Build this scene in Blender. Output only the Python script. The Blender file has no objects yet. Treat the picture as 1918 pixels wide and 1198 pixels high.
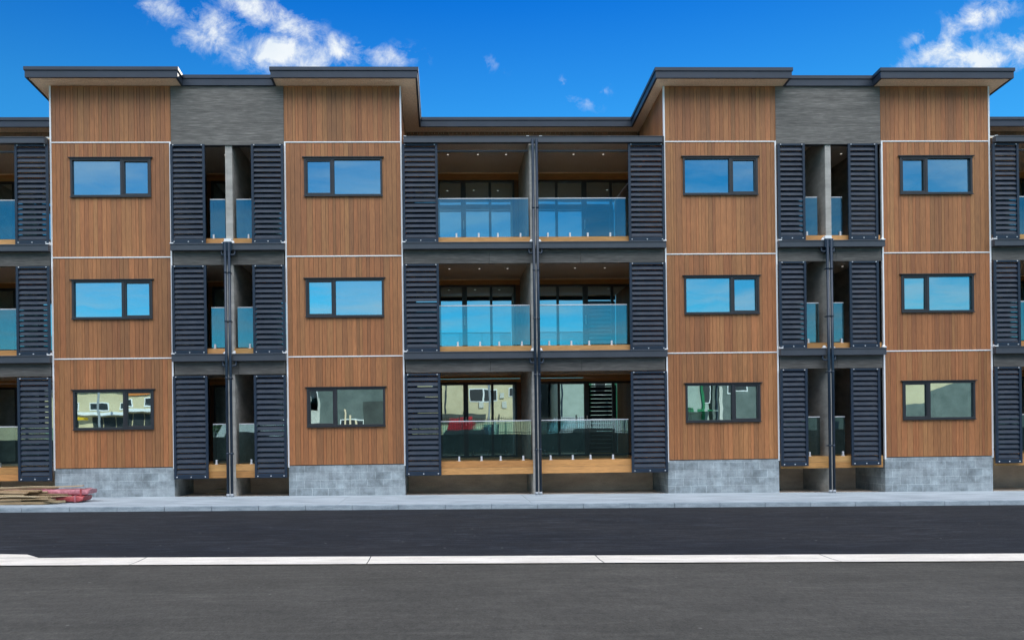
import bpy, math, random
from mathutils import Matrix, Vector
random.seed(7)
C = bpy.context.scene.collection
R = math.radians

# ------------------------------------------------------------------ materials
MATS = {}
class NT:
    """small helper round a node tree"""
    def __init__(s, m):
        m.use_nodes = True; s.t = m.node_tree; s.t.nodes.clear()
        s.out = s.n('ShaderNodeOutputMaterial')
    def n(s, kind, **kw):
        nd = s.t.nodes.new(kind)
        for k, v in kw.items():
            if k.startswith('i_'):
                key = k[2:]
                key = int(key) if key.isdigit() else key.replace('_', ' ')
                nd.inputs[key].default_value = v
            else: setattr(nd, k, v)
        return nd
    def l(s, a, b): s.t.links.new(a, b)
    def coord(s, scale=(1, 1, 1), rot=(0, 0, 0)):
        tc = s.n('ShaderNodeTexCoord'); mp = s.n('ShaderNodeMapping')
        mp.inputs['Scale'].default_value = scale; mp.inputs['Rotation'].default_value = rot
        s.l(tc.outputs['Object'], mp.inputs['Vector']); return mp.outputs['Vector']
    def noise(s, vec, scale, detail=4, rough=.55, dist=0.):
        nd = s.n('ShaderNodeTexNoise'); nd.inputs['Scale'].default_value = scale
        nd.inputs['Detail'].default_value = detail; nd.inputs['Roughness'].default_value = rough
        nd.inputs['Distortion'].default_value = dist
        s.l(vec, nd.inputs['Vector']); return nd.outputs['Fac']
    def ramp(s, fac, stops, interp='LINEAR'):
        nd = s.n('ShaderNodeValToRGB'); cr = nd.color_ramp; cr.interpolation = interp
        while len(cr.elements) < len(stops): cr.elements.new(.5)
        for e, (p, c) in zip(cr.elements, stops):
            e.position = p
            e.color = (c, c, c, 1) if isinstance(c, (int, float)) else (*c, 1)
        s.l(fac, nd.inputs[0]); return nd.outputs['Color']
    def mix(s, fac, a, b, mode='MIX'):
        nd = s.n('ShaderNodeMix', data_type='RGBA', blend_type=mode)
        for k, (sock, v) in enumerate(((nd.inputs[0], fac), (nd.inputs[6], a), (nd.inputs[7], b))):
            if hasattr(v, 'is_linked'): s.l(v, sock)
            elif isinstance(v, (int, float)): sock.default_value = v if k == 0 else (v, v, v, 1)
            else: sock.default_value = (*v, 1)
        return nd.outputs[2]
    def math(s, op, a, b=None, c=None):
        nd = s.n('ShaderNodeMath', operation=op)
        for i, v in enumerate((a, b, c)):
            if v is None: continue
            if hasattr(v, 'is_linked'): s.l(v, nd.inputs[i])
            else: nd.inputs[i].default_value = v
        return nd.outputs[0]
    def bsdf(s, col, rough=.6, metal=0., bump=None, bstr=.3, bdist=.01, spec=.5):
        b = s.n('ShaderNodeBsdfPrincipled')
        for sock, v in ((b.inputs['Base Color'], col), (b.inputs['Roughness'], rough)):
            if hasattr(v, 'is_linked'): s.l(v, sock)
            elif isinstance(v, (int, float)): sock.default_value = v
            else: sock.default_value = (*v, 1)
        b.inputs['Metallic'].default_value = metal
        b.inputs['Specular IOR Level'].default_value = spec
        if bump is not None:
            bp = s.n('ShaderNodeBump'); bp.inputs['Strength'].default_value = bstr
            bp.inputs['Distance'].default_value = bdist
            s.l(bump, bp.inputs['Height']); s.l(bp.outputs[0], b.inputs['Normal'])
        s.l(b.outputs[0], s.out.inputs[0]); return b

def mat(name):
    m = bpy.data.materials.new(name); MATS[name] = m; return NT(m)

def wood(name, lo, mid, hi, rough=.6, grain=(14, 14, 1.1)):
    t = mat(name)
    at = t.n('ShaderNodeAttribute', attribute_name='tint')
    sep = t.n('ShaderNodeSeparateColor'); t.l(at.outputs['Color'], sep.inputs[0])
    base = t.ramp(sep.outputs[0], [(0, lo), (.45, mid), (1, hi)])
    tc = t.n('ShaderNodeTexCoord')
    vm = t.n('ShaderNodeVectorMath', operation='ADD')
    sc = t.n('ShaderNodeVectorMath', operation='SCALE'); sc.inputs['Scale'].default_value = 40
    t.l(at.outputs['Color'], sc.inputs[0]); t.l(tc.outputs['Object'], vm.inputs[0]); t.l(sc.outputs[0], vm.inputs[1])
    mp = t.n('ShaderNodeMapping'); mp.inputs['Scale'].default_value = grain; t.l(vm.outputs[0], mp.inputs['Vector'])
    g = t.noise(mp.outputs[0], 3.0, 6, .65, .6)
    base = t.mix(1., base, t.ramp(sep.outputs[1], [(0., (1.04, .96, .95)), (.5, (1., 1., 1.)), (1., (.95, 1.03, 1.02))]), 'MULTIPLY')
    big = t.noise(t.coord((.35, .35, .35)), 1.2, 3)
    col = t.mix(1., base, t.ramp(g, [(.3, .72), (.7, 1.2)]), 'MULTIPLY')
    col = t.mix(1., col, t.ramp(big, [(.3, .88), (.7, 1.12)]), 'MULTIPLY')
    t.bsdf(col, rough, bump=g, bstr=.15, bdist=.003)

wood('cedar', (.255, .102, .038), (.350, .140, .048), (.435, .182, .065))
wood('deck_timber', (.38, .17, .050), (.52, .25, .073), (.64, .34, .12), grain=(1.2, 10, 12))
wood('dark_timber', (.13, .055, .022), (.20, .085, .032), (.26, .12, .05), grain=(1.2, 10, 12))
wood('raw_board', (.20, .13, .065), (.36, .26, .14), (.56, .42, .27), .75, grain=(1.0, 10, 12))

def greyboard(name, k):
    t = mat(name)
    v = t.coord((1.1, 1, 13))
    g = t.noise(v, 2.6, 7, .65, .35)
    g2 = t.noise(t.coord((.25, 1, 3.2)), 2.0, 4)
    tc = t.n('ShaderNodeTexCoord'); sx = t.n('ShaderNodeSeparateXYZ'); t.l(tc.outputs['Object'], sx.inputs[0])
    rows = t.math('FRACT', t.math('MULTIPLY', sx.outputs['Z'], 1 / .072))
    groove = t.ramp(rows, [(0, .62), (.08, 1.), (.92, 1.), (1, .75)])
    base = t.ramp(g, [(.25, tuple(k * c for c in (.088, .082, .073))), (.5, tuple(k * c for c in (.155, .145, .13))), (.75, tuple(k * c for c in (.29, .27, .24)))])
    c = t.mix(1., base, t.ramp(g2, [(.3, .75), (.7, 1.2)]), 'MULTIPLY')
    c = t.mix(.5, c, t.mix(1., c, groove, 'MULTIPLY'))
    t.bsdf(c, .75, bump=g, bstr=.5, bdist=.01)
greyboard('grey_board', .92)
greyboard('grey_spandrel', .72)

def speck(name, a, b, rough=.85, sc=6., bumpsc=90., bstr=.3, stretch=(1, 1, 1), mids=(.3, .7), spec=.4):
    t = mat(name)
    n1 = t.noise(t.coord(stretch), sc, 7, .6)
    n2 = t.noise(t.coord(), bumpsc, 3, .7)
    c = t.ramp(n1, [(mids[0], a), (mids[1], b)])
    c = t.mix(1., c, t.ramp(n2, [(.3, .82), (.7, 1.18)]), 'MULTIPLY')
    t.bsdf(c, rough, bump=n2, bstr=bstr, bdist=.006, spec=spec)
speck('concrete_wall', (.30, .285, .255), (.50, .475, .43), sc=2.2, stretch=(1, 1, 2.5))
speck('concrete_path', (.28, .33, .365), (.46, .52, .555), sc=1.6, bumpsc=70, bstr=.15, stretch=(.6, 1.6, 1))
speck('concrete_kerb', (.20, .25, .28), (.38, .44, .48), sc=3., bumpsc=60, bstr=.25, stretch=(.8, 1, 3))
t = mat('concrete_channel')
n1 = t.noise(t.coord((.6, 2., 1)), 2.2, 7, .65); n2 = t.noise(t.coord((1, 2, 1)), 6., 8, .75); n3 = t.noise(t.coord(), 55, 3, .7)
c = t.ramp(n1, [(.3, (.70, .63, .52)), (.62, (.89, .82, .70))])  # warm white base with the look of sunlight put into the colour
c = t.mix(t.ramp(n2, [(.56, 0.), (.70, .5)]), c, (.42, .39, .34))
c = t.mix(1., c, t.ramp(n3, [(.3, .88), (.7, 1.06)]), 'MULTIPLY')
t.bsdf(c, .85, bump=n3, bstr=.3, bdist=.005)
speck('underfloor', (.55, .44, .34), (.80, .68, .54), sc=1.6, bstr=.4, stretch=(1, 1, 3))
speck('soffit', (.90, .69, .46), (.95, .74, .51), rough=.8, sc=1.5, bumpsc=30, bstr=.05)
speck('ceiling', (.70, .68, .64), (.78, .76, .72), rough=.8, sc=1.5, bumpsc=30, bstr=.05)
speck('plaster', (.55, .55, .53), (.62, .62, .6), sc=2, bumpsc=30, bstr=.05)
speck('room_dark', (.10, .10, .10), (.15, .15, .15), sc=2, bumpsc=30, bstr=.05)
speck('pink_wrap', (.36, .10, .12), (.58, .24, .27), rough=.35, sc=7, bumpsc=14, bstr=.8)
speck('red_wrap', (.33, .045, .05), (.50, .11, .11), rough=.35, sc=7, bumpsc=14, bstr=.8)
speck('cream_wall', (.58, .49, .31), (.70, .60, .40), sc=1.5, bumpsc=20)
speck('mint_wall', (.34, .40, .35), (.46, .52, .46), sc=1.5, bumpsc=20)
speck('pale_wall', (.55, .54, .48), (.68, .66, .6), sc=1.5, bumpsc=20)
speck('roof_grey', (.13, .14, .15), (.20, .21, .22), sc=2, bumpsc=20)
speck('roof_orange', (.55, .16, .04), (.68, .24, .06), sc=2, bumpsc=20)
speck('green_cloth', (.02, .16, .07), (.03, .24, .10), sc=2, bumpsc=20)
speck('red_paint', (.50, .02, .03), (.60, .03, .04), rough=.3, sc=2, bumpsc=20, bstr=0.)
speck('yellow_paint', (.75, .45, .02), (.82, .52, .03), rough=.4, sc=2, bumpsc=20, bstr=0.)
speck('dark_render', (.010, .013, .014), (.026, .029, .029), sc=2)
speck('rubber', (.015, .015, .015), (.025, .025, .025), sc=2)
speck('leaf', (.02, .06, .012), (.07, .14, .03), sc=3, bumpsc=20)
speck('bark', (.10, .07, .05), (.17, .13, .09), sc=3, stretch=(3, 3, 1))

def metal(name, col, rough=.38, var=.12, spec=.5):
    t = mat(name)
    n1 = t.noise(t.coord((1, 1, 1)), 1.7, 5, .6)
    c = t.mix(1., col, t.ramp(n1, [(.3, 1 - var), (.7, 1 + var)]), 'MULTIPLY')
    r = t.ramp(t.noise(t.coord(), 6., 4), [(.3, rough - .06), (.7, rough + .1)])
    t.bsdf(c, r, spec=spec)
metal('louvre_metal', (.010, .022, .041), .45, spec=.3)
metal('frame_metal', (.014, .026, .046), .42, spec=.4)
metal('fascia_metal', (.024, .034, .052), .42)
metal('gutter_metal', (.052, .060, .074), .45)
metal('pipe_metal', (.016, .030, .050), .34, spec=.4)
metal('window_metal', (.022, .024, .028), .42)
metal('white_trim', (.86, .86, .85), .5, .05)
metal('bolt_white', (.60, .62, .64), .4, .03)
metal('shoe_grey', (.36, .38, .40), .5, .1)
metal('steel', (.62, .64, .66), .28, .05)
metal('fence_black', (.02, .02, .022), .5)

def glass_mirror(name, tint, fac, inner):
    """coated window glass: reflects most of the sky, lets a little of the room through"""
    t = mat(name)
    gl = t.n('ShaderNodeBsdfGlossy'); gl.inputs['Roughness'].default_value = 0.0
    gl.inputs['Color'].default_value = (*tint, 1)
    tr = t.n('ShaderNodeBsdfTransparent'); tr.inputs['Color'].default_value = (*inner, 1)
    fr = t.n('ShaderNodeLayerWeight'); fr.inputs['Blend'].default_value = .25
    f = t.math('ADD', t.math('MULTIPLY', fr.outputs['Fresnel'], 1 - fac), fac)
    n = t.noise(t.coord((1.2, 1, 1.2)), 1.1, 2, .4)
    bp = t.n('ShaderNodeBump'); bp.inputs['Strength'].default_value = .055; bp.inputs['Distance'].default_value = .02
    t.l(n, bp.inputs['Height']); t.l(bp.outputs[0], gl.inputs['Normal'])
    mx = t.n('ShaderNodeMixShader'); t.l(f, mx.inputs[0]); t.l(tr.outputs[0], mx.inputs[1]); t.l(gl.outputs[0], mx.inputs[2])
    t.l(mx.outputs[0], t.out.inputs[0])
glass_mirror('window_glass', (.66, .88, .92), .66, (.75, .82, .85))
glass_mirror('door_glass', (.62, .84, .88), .68, (.5, .52, .52))
glass_mirror('balustrade_glass', (.66, .90, .95), .17, (.72, .89, .91))

t = mat('downlight'); e = t.n('ShaderNodeEmission'); e.inputs['Color'].default_value = (1, .95, .85, 1)
e.inputs['Strength'].default_value = .8; t.l(e.outputs[0], t.out.inputs[0])

# concrete masonry
t = mat('block_masonry')
tc = t.n('ShaderNodeTexCoord'); sx = t.n('ShaderNodeSeparateXYZ'); t.l(tc.outputs['Object'], sx.inputs[0])
cb = t.n('ShaderNodeCombineXYZ'); t.l(t.math('ADD', sx.outputs['X'], sx.outputs['Y']), cb.inputs['X']); t.l(sx.outputs['Z'], cb.inputs['Y'])
bk = t.n('ShaderNodeTexBrick'); t.l(cb.outputs[0], bk.inputs['Vector'])
bk.inputs['Scale'].default_value = 1; bk.inputs['Brick Width'].default_value = .39; bk.inputs['Row Height'].default_value = .195
bk.inputs['Mortar Size'].default_value = .006; bk.inputs['Mortar Smooth'].default_value = .3; bk.inputs['Bias'].default_value = 0
bk.inputs['Color1'].default_value = (.24, .28, .295, 1); bk.inputs['Color2'].default_value = (.34, .385, .40, 1)
bk.inputs['Mortar'].default_value = (.44, .49, .505, 1)
n1 = t.noise(t.coord((1, 1, 1)), 2.6, 7, .65); n2 = t.noise(t.coord(), 75, 3, .7); n3 = t.noise(t.coord((.5, .5, 1.8)), 1.1, 4, .6)
n4 = t.noise(t.coord((3., 3., .5)), 3, 4, .6)
c = t.mix(1., bk.outputs['Color'], t.ramp(n1, [(.36, .62), (.64, 1.3)]), 'MULTIPLY')
c = t.mix(t.ramp(n3, [(.48, 0.), (.66, .6)]), c, (.44, .49, .51))
c = t.mix(1., c, t.ramp(n4, [(.3, .88), (.7, 1.1)]), 'MULTIPLY')
c = t.mix(1., c, t.ramp(n2, [(.3, .82), (.7, 1.16)]), 'MULTIPLY')
h = t.math('ADD', t.math('MULTIPLY', bk.outputs['Fac'], -1.), t.math('MULTIPLY', n2, .35))
t.bsdf(c, .9, bump=h, bstr=.5, bdist=.006)

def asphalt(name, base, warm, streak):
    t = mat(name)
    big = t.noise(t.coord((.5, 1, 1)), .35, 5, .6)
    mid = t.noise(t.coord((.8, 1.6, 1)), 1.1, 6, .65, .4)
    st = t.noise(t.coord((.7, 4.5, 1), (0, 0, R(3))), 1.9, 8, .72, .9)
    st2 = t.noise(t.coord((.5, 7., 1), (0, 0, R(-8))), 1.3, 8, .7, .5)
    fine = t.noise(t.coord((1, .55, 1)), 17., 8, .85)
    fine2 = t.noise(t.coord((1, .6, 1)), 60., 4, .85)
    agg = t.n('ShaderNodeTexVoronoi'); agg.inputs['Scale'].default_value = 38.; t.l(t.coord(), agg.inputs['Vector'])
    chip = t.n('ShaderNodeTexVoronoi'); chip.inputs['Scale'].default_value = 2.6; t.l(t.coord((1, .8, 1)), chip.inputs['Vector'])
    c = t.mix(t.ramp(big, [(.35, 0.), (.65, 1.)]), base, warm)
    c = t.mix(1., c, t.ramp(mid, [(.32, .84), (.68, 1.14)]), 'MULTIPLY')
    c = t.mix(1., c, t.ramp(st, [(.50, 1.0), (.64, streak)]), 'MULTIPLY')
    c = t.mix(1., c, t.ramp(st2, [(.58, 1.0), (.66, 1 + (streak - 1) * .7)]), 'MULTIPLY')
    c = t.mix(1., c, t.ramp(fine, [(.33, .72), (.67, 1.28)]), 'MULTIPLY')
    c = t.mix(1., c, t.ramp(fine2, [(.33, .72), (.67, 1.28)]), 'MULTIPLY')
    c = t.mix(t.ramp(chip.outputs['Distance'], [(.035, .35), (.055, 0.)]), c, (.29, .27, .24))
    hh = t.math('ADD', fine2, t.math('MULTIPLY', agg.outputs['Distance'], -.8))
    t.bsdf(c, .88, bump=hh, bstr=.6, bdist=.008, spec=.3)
asphalt('shade_toned_asphalt', (.0105, .0125, .0165), (.0185, .0195, .022), 2.3)  # dark bluish strip: the building's shade is painted into the colour
asphalt('sun_toned_asphalt', (.068, .063, .0515), (.083, .077, .064), 1.25)  # lighter and warmer: sunlight is painted into the asphalt colour

# ------------------------------------------------------------------ mesh helpers
class MB:
    def __init__(s): s.v = []; s.f = []; s.tint = []
    def quadbox(s, p, tint=None):
        """eight corners: bottom four counter-clockwise, then top four"""
        n = len(s.v); s.v += [tuple(q) for q in p]
        for f in ((3, 2, 1, 0), (4, 5, 6, 7), (0, 1, 5, 4), (1, 2, 6, 5), (2, 3, 7, 6), (3, 0, 4, 7)):
            s.f.append(tuple(n + i for i in f)); s.tint.append(tint if tint is not None else .5)
    def box(s, x0, x1, y0, y1, z0, z1, tint=None):
        s.quadbox([(x0, y0, z0), (x1, y0, z0), (x1, y1, z0), (x0, y1, z0), (x0, y0, z1), (x1, y0, z1), (x1, y1, z1), (x0, y1, z1)], tint)
        return s
    def poly(s, pts, tint=.5):
        n = len(s.v); s.v += [tuple(p) for p in pts]; s.f.append(tuple(range(n, n + len(pts)))); s.tint.append(tint); return s
    def cyl(s, a, b, r0, r1=None, n=12, caps=True):
        a, b = Vector(a), Vector(b); r1 = r0 if r1 is None else r1
        d = (b - a).normalized(); u = d.orthogonal().normalized(); w = d.cross(u); k = len(s.v)
        for c, r in ((a, r0), (b, r1)):
            for i in range(n):
                an = 2 * math.pi * i / n
                s.v.append(tuple(c + (u * math.cos(an) + w * math.sin(an)) * r))
        for i in range(n):
            j = (i + 1) % n; s.f.append((k + i, k + j, k + n + j, k + n + i)); s.tint.append(.5)
        if caps:
            s.f.append(tuple(k + i for i in reversed(range(n)))); s.f.append(tuple(k + n + i for i in range(n))); s.tint += [.5, .5]
        return s
    def tube(s, pts, r, n=10):
        P = [Vector(p) for p in pts]; k = len(s.v)
        prev = None
        for i, p in enumerate(P):
            d = (P[min(i + 1, len(P) - 1)] - P[max(i - 1, 0)]).normalized()
            if prev is None: u = d.orthogonal().normalized()
            else: u = (prev - d * prev.dot(d)).normalized()
            prev = u; w = d.cross(u)
            for j in range(n):
                an = 2 * math.pi * j / n; s.v.append(tuple(p + (u * math.cos(an) + w * math.sin(an)) * r))
        for i in range(len(P) - 1):
            for j in range(n):
                q = (j + 1) % n; a = k + i * n
                s.f.append((a + j, a + q, a + n + q, a + n + j)); s.tint.append(.5)
        s.f.append(tuple(k + i for i in reversed(range(n)))); s.f.append(tuple(k + (len(P) - 1) * n + i for i in range(n))); s.tint += [.5, .5]
        return s
    def build(s, name, m, parent=None, bevel=0., smooth=False, loc=None):
        me = bpy.data.meshes.new(name)
        o = Vector(loc) if loc else Vector((0, 0, 0))
        me.from_pydata([tuple(Vector(v) - o) for v in s.v], [], s.f); me.update()
        at = me.color_attributes.new('tint', 'FLOAT_COLOR', 'CORNER')
        i = 0
        for f, tt in zip(me.polygons, s.tint):
            for _ in f.loop_indices:
                at.data[i].color = (tt, (tt * 7.31) % 1, (tt * 3.77) % 1, 1); i += 1
        me.materials.append(MATS[m])
        ob = bpy.data.objects.new(name, me); C.objects.link(ob)
        if smooth:
            for p in me.polygons: p.use_smooth = len(p.vertices) == 4
        ob.location = o
        if parent is not None:
            ob.parent = parent
            if parent.get('_o'): pass
            ob.location = o - wpos(parent)
        WP[ob.name] = o
        if bevel:
            b = ob.modifiers.new('bevel', 'BEVEL'); b.width = bevel; b.segments = 2; b.limit_method = 'ANGLE'
        return ob
WP = {}
def wpos(o): return WP.get(o.name, Vector((0, 0, 0)))
def thing(name, loc, label, cat, group=None):
    o = bpy.data.objects.new(name, None); C.objects.link(o); o.location = loc; WP[o.name] = Vector(loc)
    o.empty_display_size = .3
    return tag(o, label, cat, group)
def tag(o, label, cat, group=None):
    o['label'] = label; o['category'] = cat
    if group: o['group'] = group
    return o
def struct(o): o['kind'] = 'structure'; return o

def gz(x): return .025 - .0082 * max(-60, min(60, x))      # the site falls gently to the right
KH = .10                                            # kerb height
def rz(x): return gz(x) - KH

# ------------------------------------------------------------------ levels and plan (metres)
TOWERS = [(-9.60, -6.66, 'big_left'), (-3.88, -0.97, 'big_right'), (5.61, 8.47, 'big_left'), (11.17, 13.99, 'big_right')]
JA, JB, JC, CB, TOP = 8.82, 5.99, 3.50, .80, 10.215
def soffit_z(y): return 10.219 - .086 * y
WINX = [(-9.11, -7.15), (-3.395, -1.46), (6.088, 7.995), (11.645, 13.525)]
WINZ = [(1.755, 2.725), (4.475, 5.43), (7.475, 8.43)]
DECK = [.855, 3.725, 6.445]
DOORY = 2.9

bld = thing('apartment_building', (0, 0, 0), 'three storey apartment block with cedar clad towers, charcoal louvre screens and glass fronted balconies', 'apartment building')

# ---- roof outline
outline = [(-30, 2.14), (-19.5, 2.14), (-19.5, -.42), (-15.9, -.42), (-15.9, 2.14), (-9.98, 2.14), (-9.98, -.42), (-6.34, -.42), (-6.34, -.05), (-4.11, -.05), (-4.11, -.42), (-.54, -.42), (-.54, 2.14), (5.32, 2.14),
           (5.32, -.42), (8.72, -.42), (8.72, -.05), (10.96, -.05), (10.96, -.42), (14.34, -.42), (14.34, 2.14), (20.3, 2.14), (20.3, -.42), (23.9, -.42), (23.9, 2.14), (34, 2.14)]
def fascia_run(mb, off, zlo, zhi, thick):
    """a band that follows the roof edge, every corner mitred"""
    n = len(outline)
    def offs(d):
        res = []
        for i, (x, y) in enumerate(outline):
            nx = ny = 0
            for a, b in ((i - 1, i), (i, i + 1)):
                if a < 0 or b >= n: continue
                dx, dy = outline[b][0] - outline[a][0], outline[b][1] - outline[a][1]
                L = math.hypot(dx, dy); ax, ay = dy / L, -dx / L
                if abs(ax) > .5: nx = ax
                if abs(ay) > .5: ny = ay
            res.append((x + nx * d, y + ny * d))
        return res
    o, i_ = offs(off), offs(off - thick)
    for k in range(n - 1):
        (ax, ay), (bx, by), (cx, cy), (dx, dy) = o[k], o[k + 1], i_[k + 1], i_[k]
        P = [(ax, ay), (bx, by), (cx, cy), (dx, dy)]
        mb.quadbox([(x, y, soffit_z(y) + zlo) for x, y in P] + [(x, y, soffit_z(y) + zhi) for x, y in P])
m = MB(); fascia_run(m, 0, -.012, .15, .05); m.build('fascia', 'fascia_metal', bld)
m = MB(); fascia_run(m, .022, .156, .238, .09); m.build('roof_gutter', 'fascia_metal', bld)
BY = 13.
def roof_poly(zo, inset):
    segs = MB()
    xs = sorted(set(x for x, _ in outline))
    for a, b in zip(xs, xs[1:]):
        mid = (a + b) / 2
        for (p, q) in zip(outline, outline[1:]):
            if abs(p[1] - q[1]) < 1e-6 and min(p[0], q[0]) <= mid <= max(p[0], q[0]): y = p[1] + inset
        segs.poly([(a, y, soffit_z(y) + zo), (b, y, soffit_z(y) + zo), (b, BY, soffit_z(BY) + zo), (a, BY, soffit_z(BY) + zo)])
    return segs
roof_poly(.232, -.02).build('roof', 'fascia_metal', bld)
roof_poly(.004, .03).build('soffit', 'soffit', bld)

# ---- cladding made of separate vertical boards
def boards_x(x0, x1, z0, z1, y, holes=(), w=.108, th=.022):
    mb = MB(); n = max(1, round((x1 - x0) / w)); g = .006
    ws = [random.choice((.62, 1., 1., 1.3)) for _ in range(n)]; k_ = (x1 - x0) / sum(ws); px_ = x0
    last = .5
    for i in range(n):
        t_ = random.random(); t_ = t_ * .7 + last * .3; last = t_
        if random.random() < .10: t_ *= .4
        a, b = px_ + g / 2, px_ + ws[i] * k_ - g / 2; px_ += ws[i] * k_
        cuts = [a, b]
        for (hx0, hx1, hz0, hz1) in holes:
            for h in (hx0, hx1):
                if a < h < b: cuts.append(h)
        cuts.sort()
        for p, q in zip(cuts, cuts[1:]):
            spans = [(z0, z1)]
            for (hx0, hx1, hz0, hz1) in holes:
                if hx0 <= (p + q) / 2 <= hx1:
                    spans = [s_ for (u, v) in spans for s_ in ((u, min(v, hz0)), (max(u, hz1), v)) if s_[1] - s_[0] > .001]
            for (u, v) in spans: mb.box(p, q, y, y + th, u, v, t_)
    return mb
def boards_y(y0, y1, z0, zf, x, th, w=.136):
    mb = MB(); n = max(1, round((y1 - y0) / w)); w = (y1 - y0) / n; g = .007
    for i in range(n):
        a, b = y0 + i * w + g / 2, y0 + (i + 1) * w - g / 2
        t_ = random.random()
        za, zb = zf(a), zf(b); X0, X1 = min(x, x + th), max(x, x + th)
        mb.quadbox([(X0, a, z0), (X1, a, z0), (X1, b, z0), (X0, b, z0), (X0, a, za), (X1, a, za), (X1, b, zb), (X0, b, zb)], t_)
    return mb

def window(x0, x1, z0, z1, style):
    """aluminium window in the cladding: one fixed light and one sash"""
    f = MB(); fw = .05; y0, y1 = -.028, .10
    f.box(x0, x1, y0, y1, z0, z0 + fw); f.box(x0, x1, y0, y1, z1 - fw, z1)
    f.box(x0, x0 + fw, y0, y1, z0 + fw, z1 - fw); f.box(x1 - fw, x1, y0, y1, z0 + fw, z1 - fw)
    W = x1 - x0; mx = x0 + W * (.635 if style == 'big_left' else .365)
    f.box(mx - .035, mx + .035, y0 + .003, y1, z0 + fw, z1 - fw)
    o = f.build('window', 'window_metal', bld, bevel=.004)
    panes = [(x0 + fw, mx - .035), (mx + .035, x1 - fw)]
    small = panes[1] if style == 'big_left' else panes[0]
    for p in panes:
        q = MB(); e4 = [random.uniform(-.006, .006) for _ in range(4)]; a_, b_, c_, d_ = p[0] + .004, p[1] - .004, z0 + fw + .004, z1 - fw - .004; q.quadbox([(a_, .032 + e4[0], c_), (b_, .032 + e4[1], c_), (b_, .040 + e4[1], c_), (a_, .040 + e4[0], c_), (a_, .032 + e4[2], d_), (b_, .032 + e4[2] + e4[1] - e4[0], d_), (b_, .040 + e4[2] + e4[1] - e4[0], d_), (a_, .040 + e4[2], d_)]); q.build('pane', 'window_glass', o)
    s = MB(); a, b = small; c_, d_ = z0 + fw + .002, z1 - fw - .002; k = .032
    s.box(a, b, -.018, .026, c_, c_ + k); s.box(a, b, -.018, .026, d_ - k, d_); s.box(a + .001, a + k, -.018, .026, c_ + k, d_ - k); s.box(b - k, b - .001, -.018, .026, c_ + k, d_ - k)
    s.build('sash', 'window_metal', o, bevel=.003)
    h = MB(); h.box(x0 - .045, x1 + .045, -.055, .0, z1 + .002, z1 + .02); h.build('head_flashing', 'window_metal', o)
    h = MB(); h.box(x0 - .012, x1 + .012, -.045, -.03, z0 - .012, z0 + .012); h.build('sill_flashing', 'window_metal', o)
    # white lined reveal and dim room behind
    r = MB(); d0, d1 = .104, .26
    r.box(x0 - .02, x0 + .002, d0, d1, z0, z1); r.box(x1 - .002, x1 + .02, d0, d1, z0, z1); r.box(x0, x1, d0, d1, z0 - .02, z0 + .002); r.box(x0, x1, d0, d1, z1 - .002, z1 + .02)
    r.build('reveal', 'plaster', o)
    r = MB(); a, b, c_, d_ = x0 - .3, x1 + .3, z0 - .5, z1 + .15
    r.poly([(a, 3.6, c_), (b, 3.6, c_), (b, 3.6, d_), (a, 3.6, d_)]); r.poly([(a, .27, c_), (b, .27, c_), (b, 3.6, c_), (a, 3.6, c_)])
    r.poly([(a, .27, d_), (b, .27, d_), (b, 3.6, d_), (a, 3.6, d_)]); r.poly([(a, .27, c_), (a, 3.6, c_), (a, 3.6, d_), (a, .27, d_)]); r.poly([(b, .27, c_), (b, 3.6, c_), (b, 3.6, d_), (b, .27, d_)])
    r.build('room', 'room_dark', o)

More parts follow.
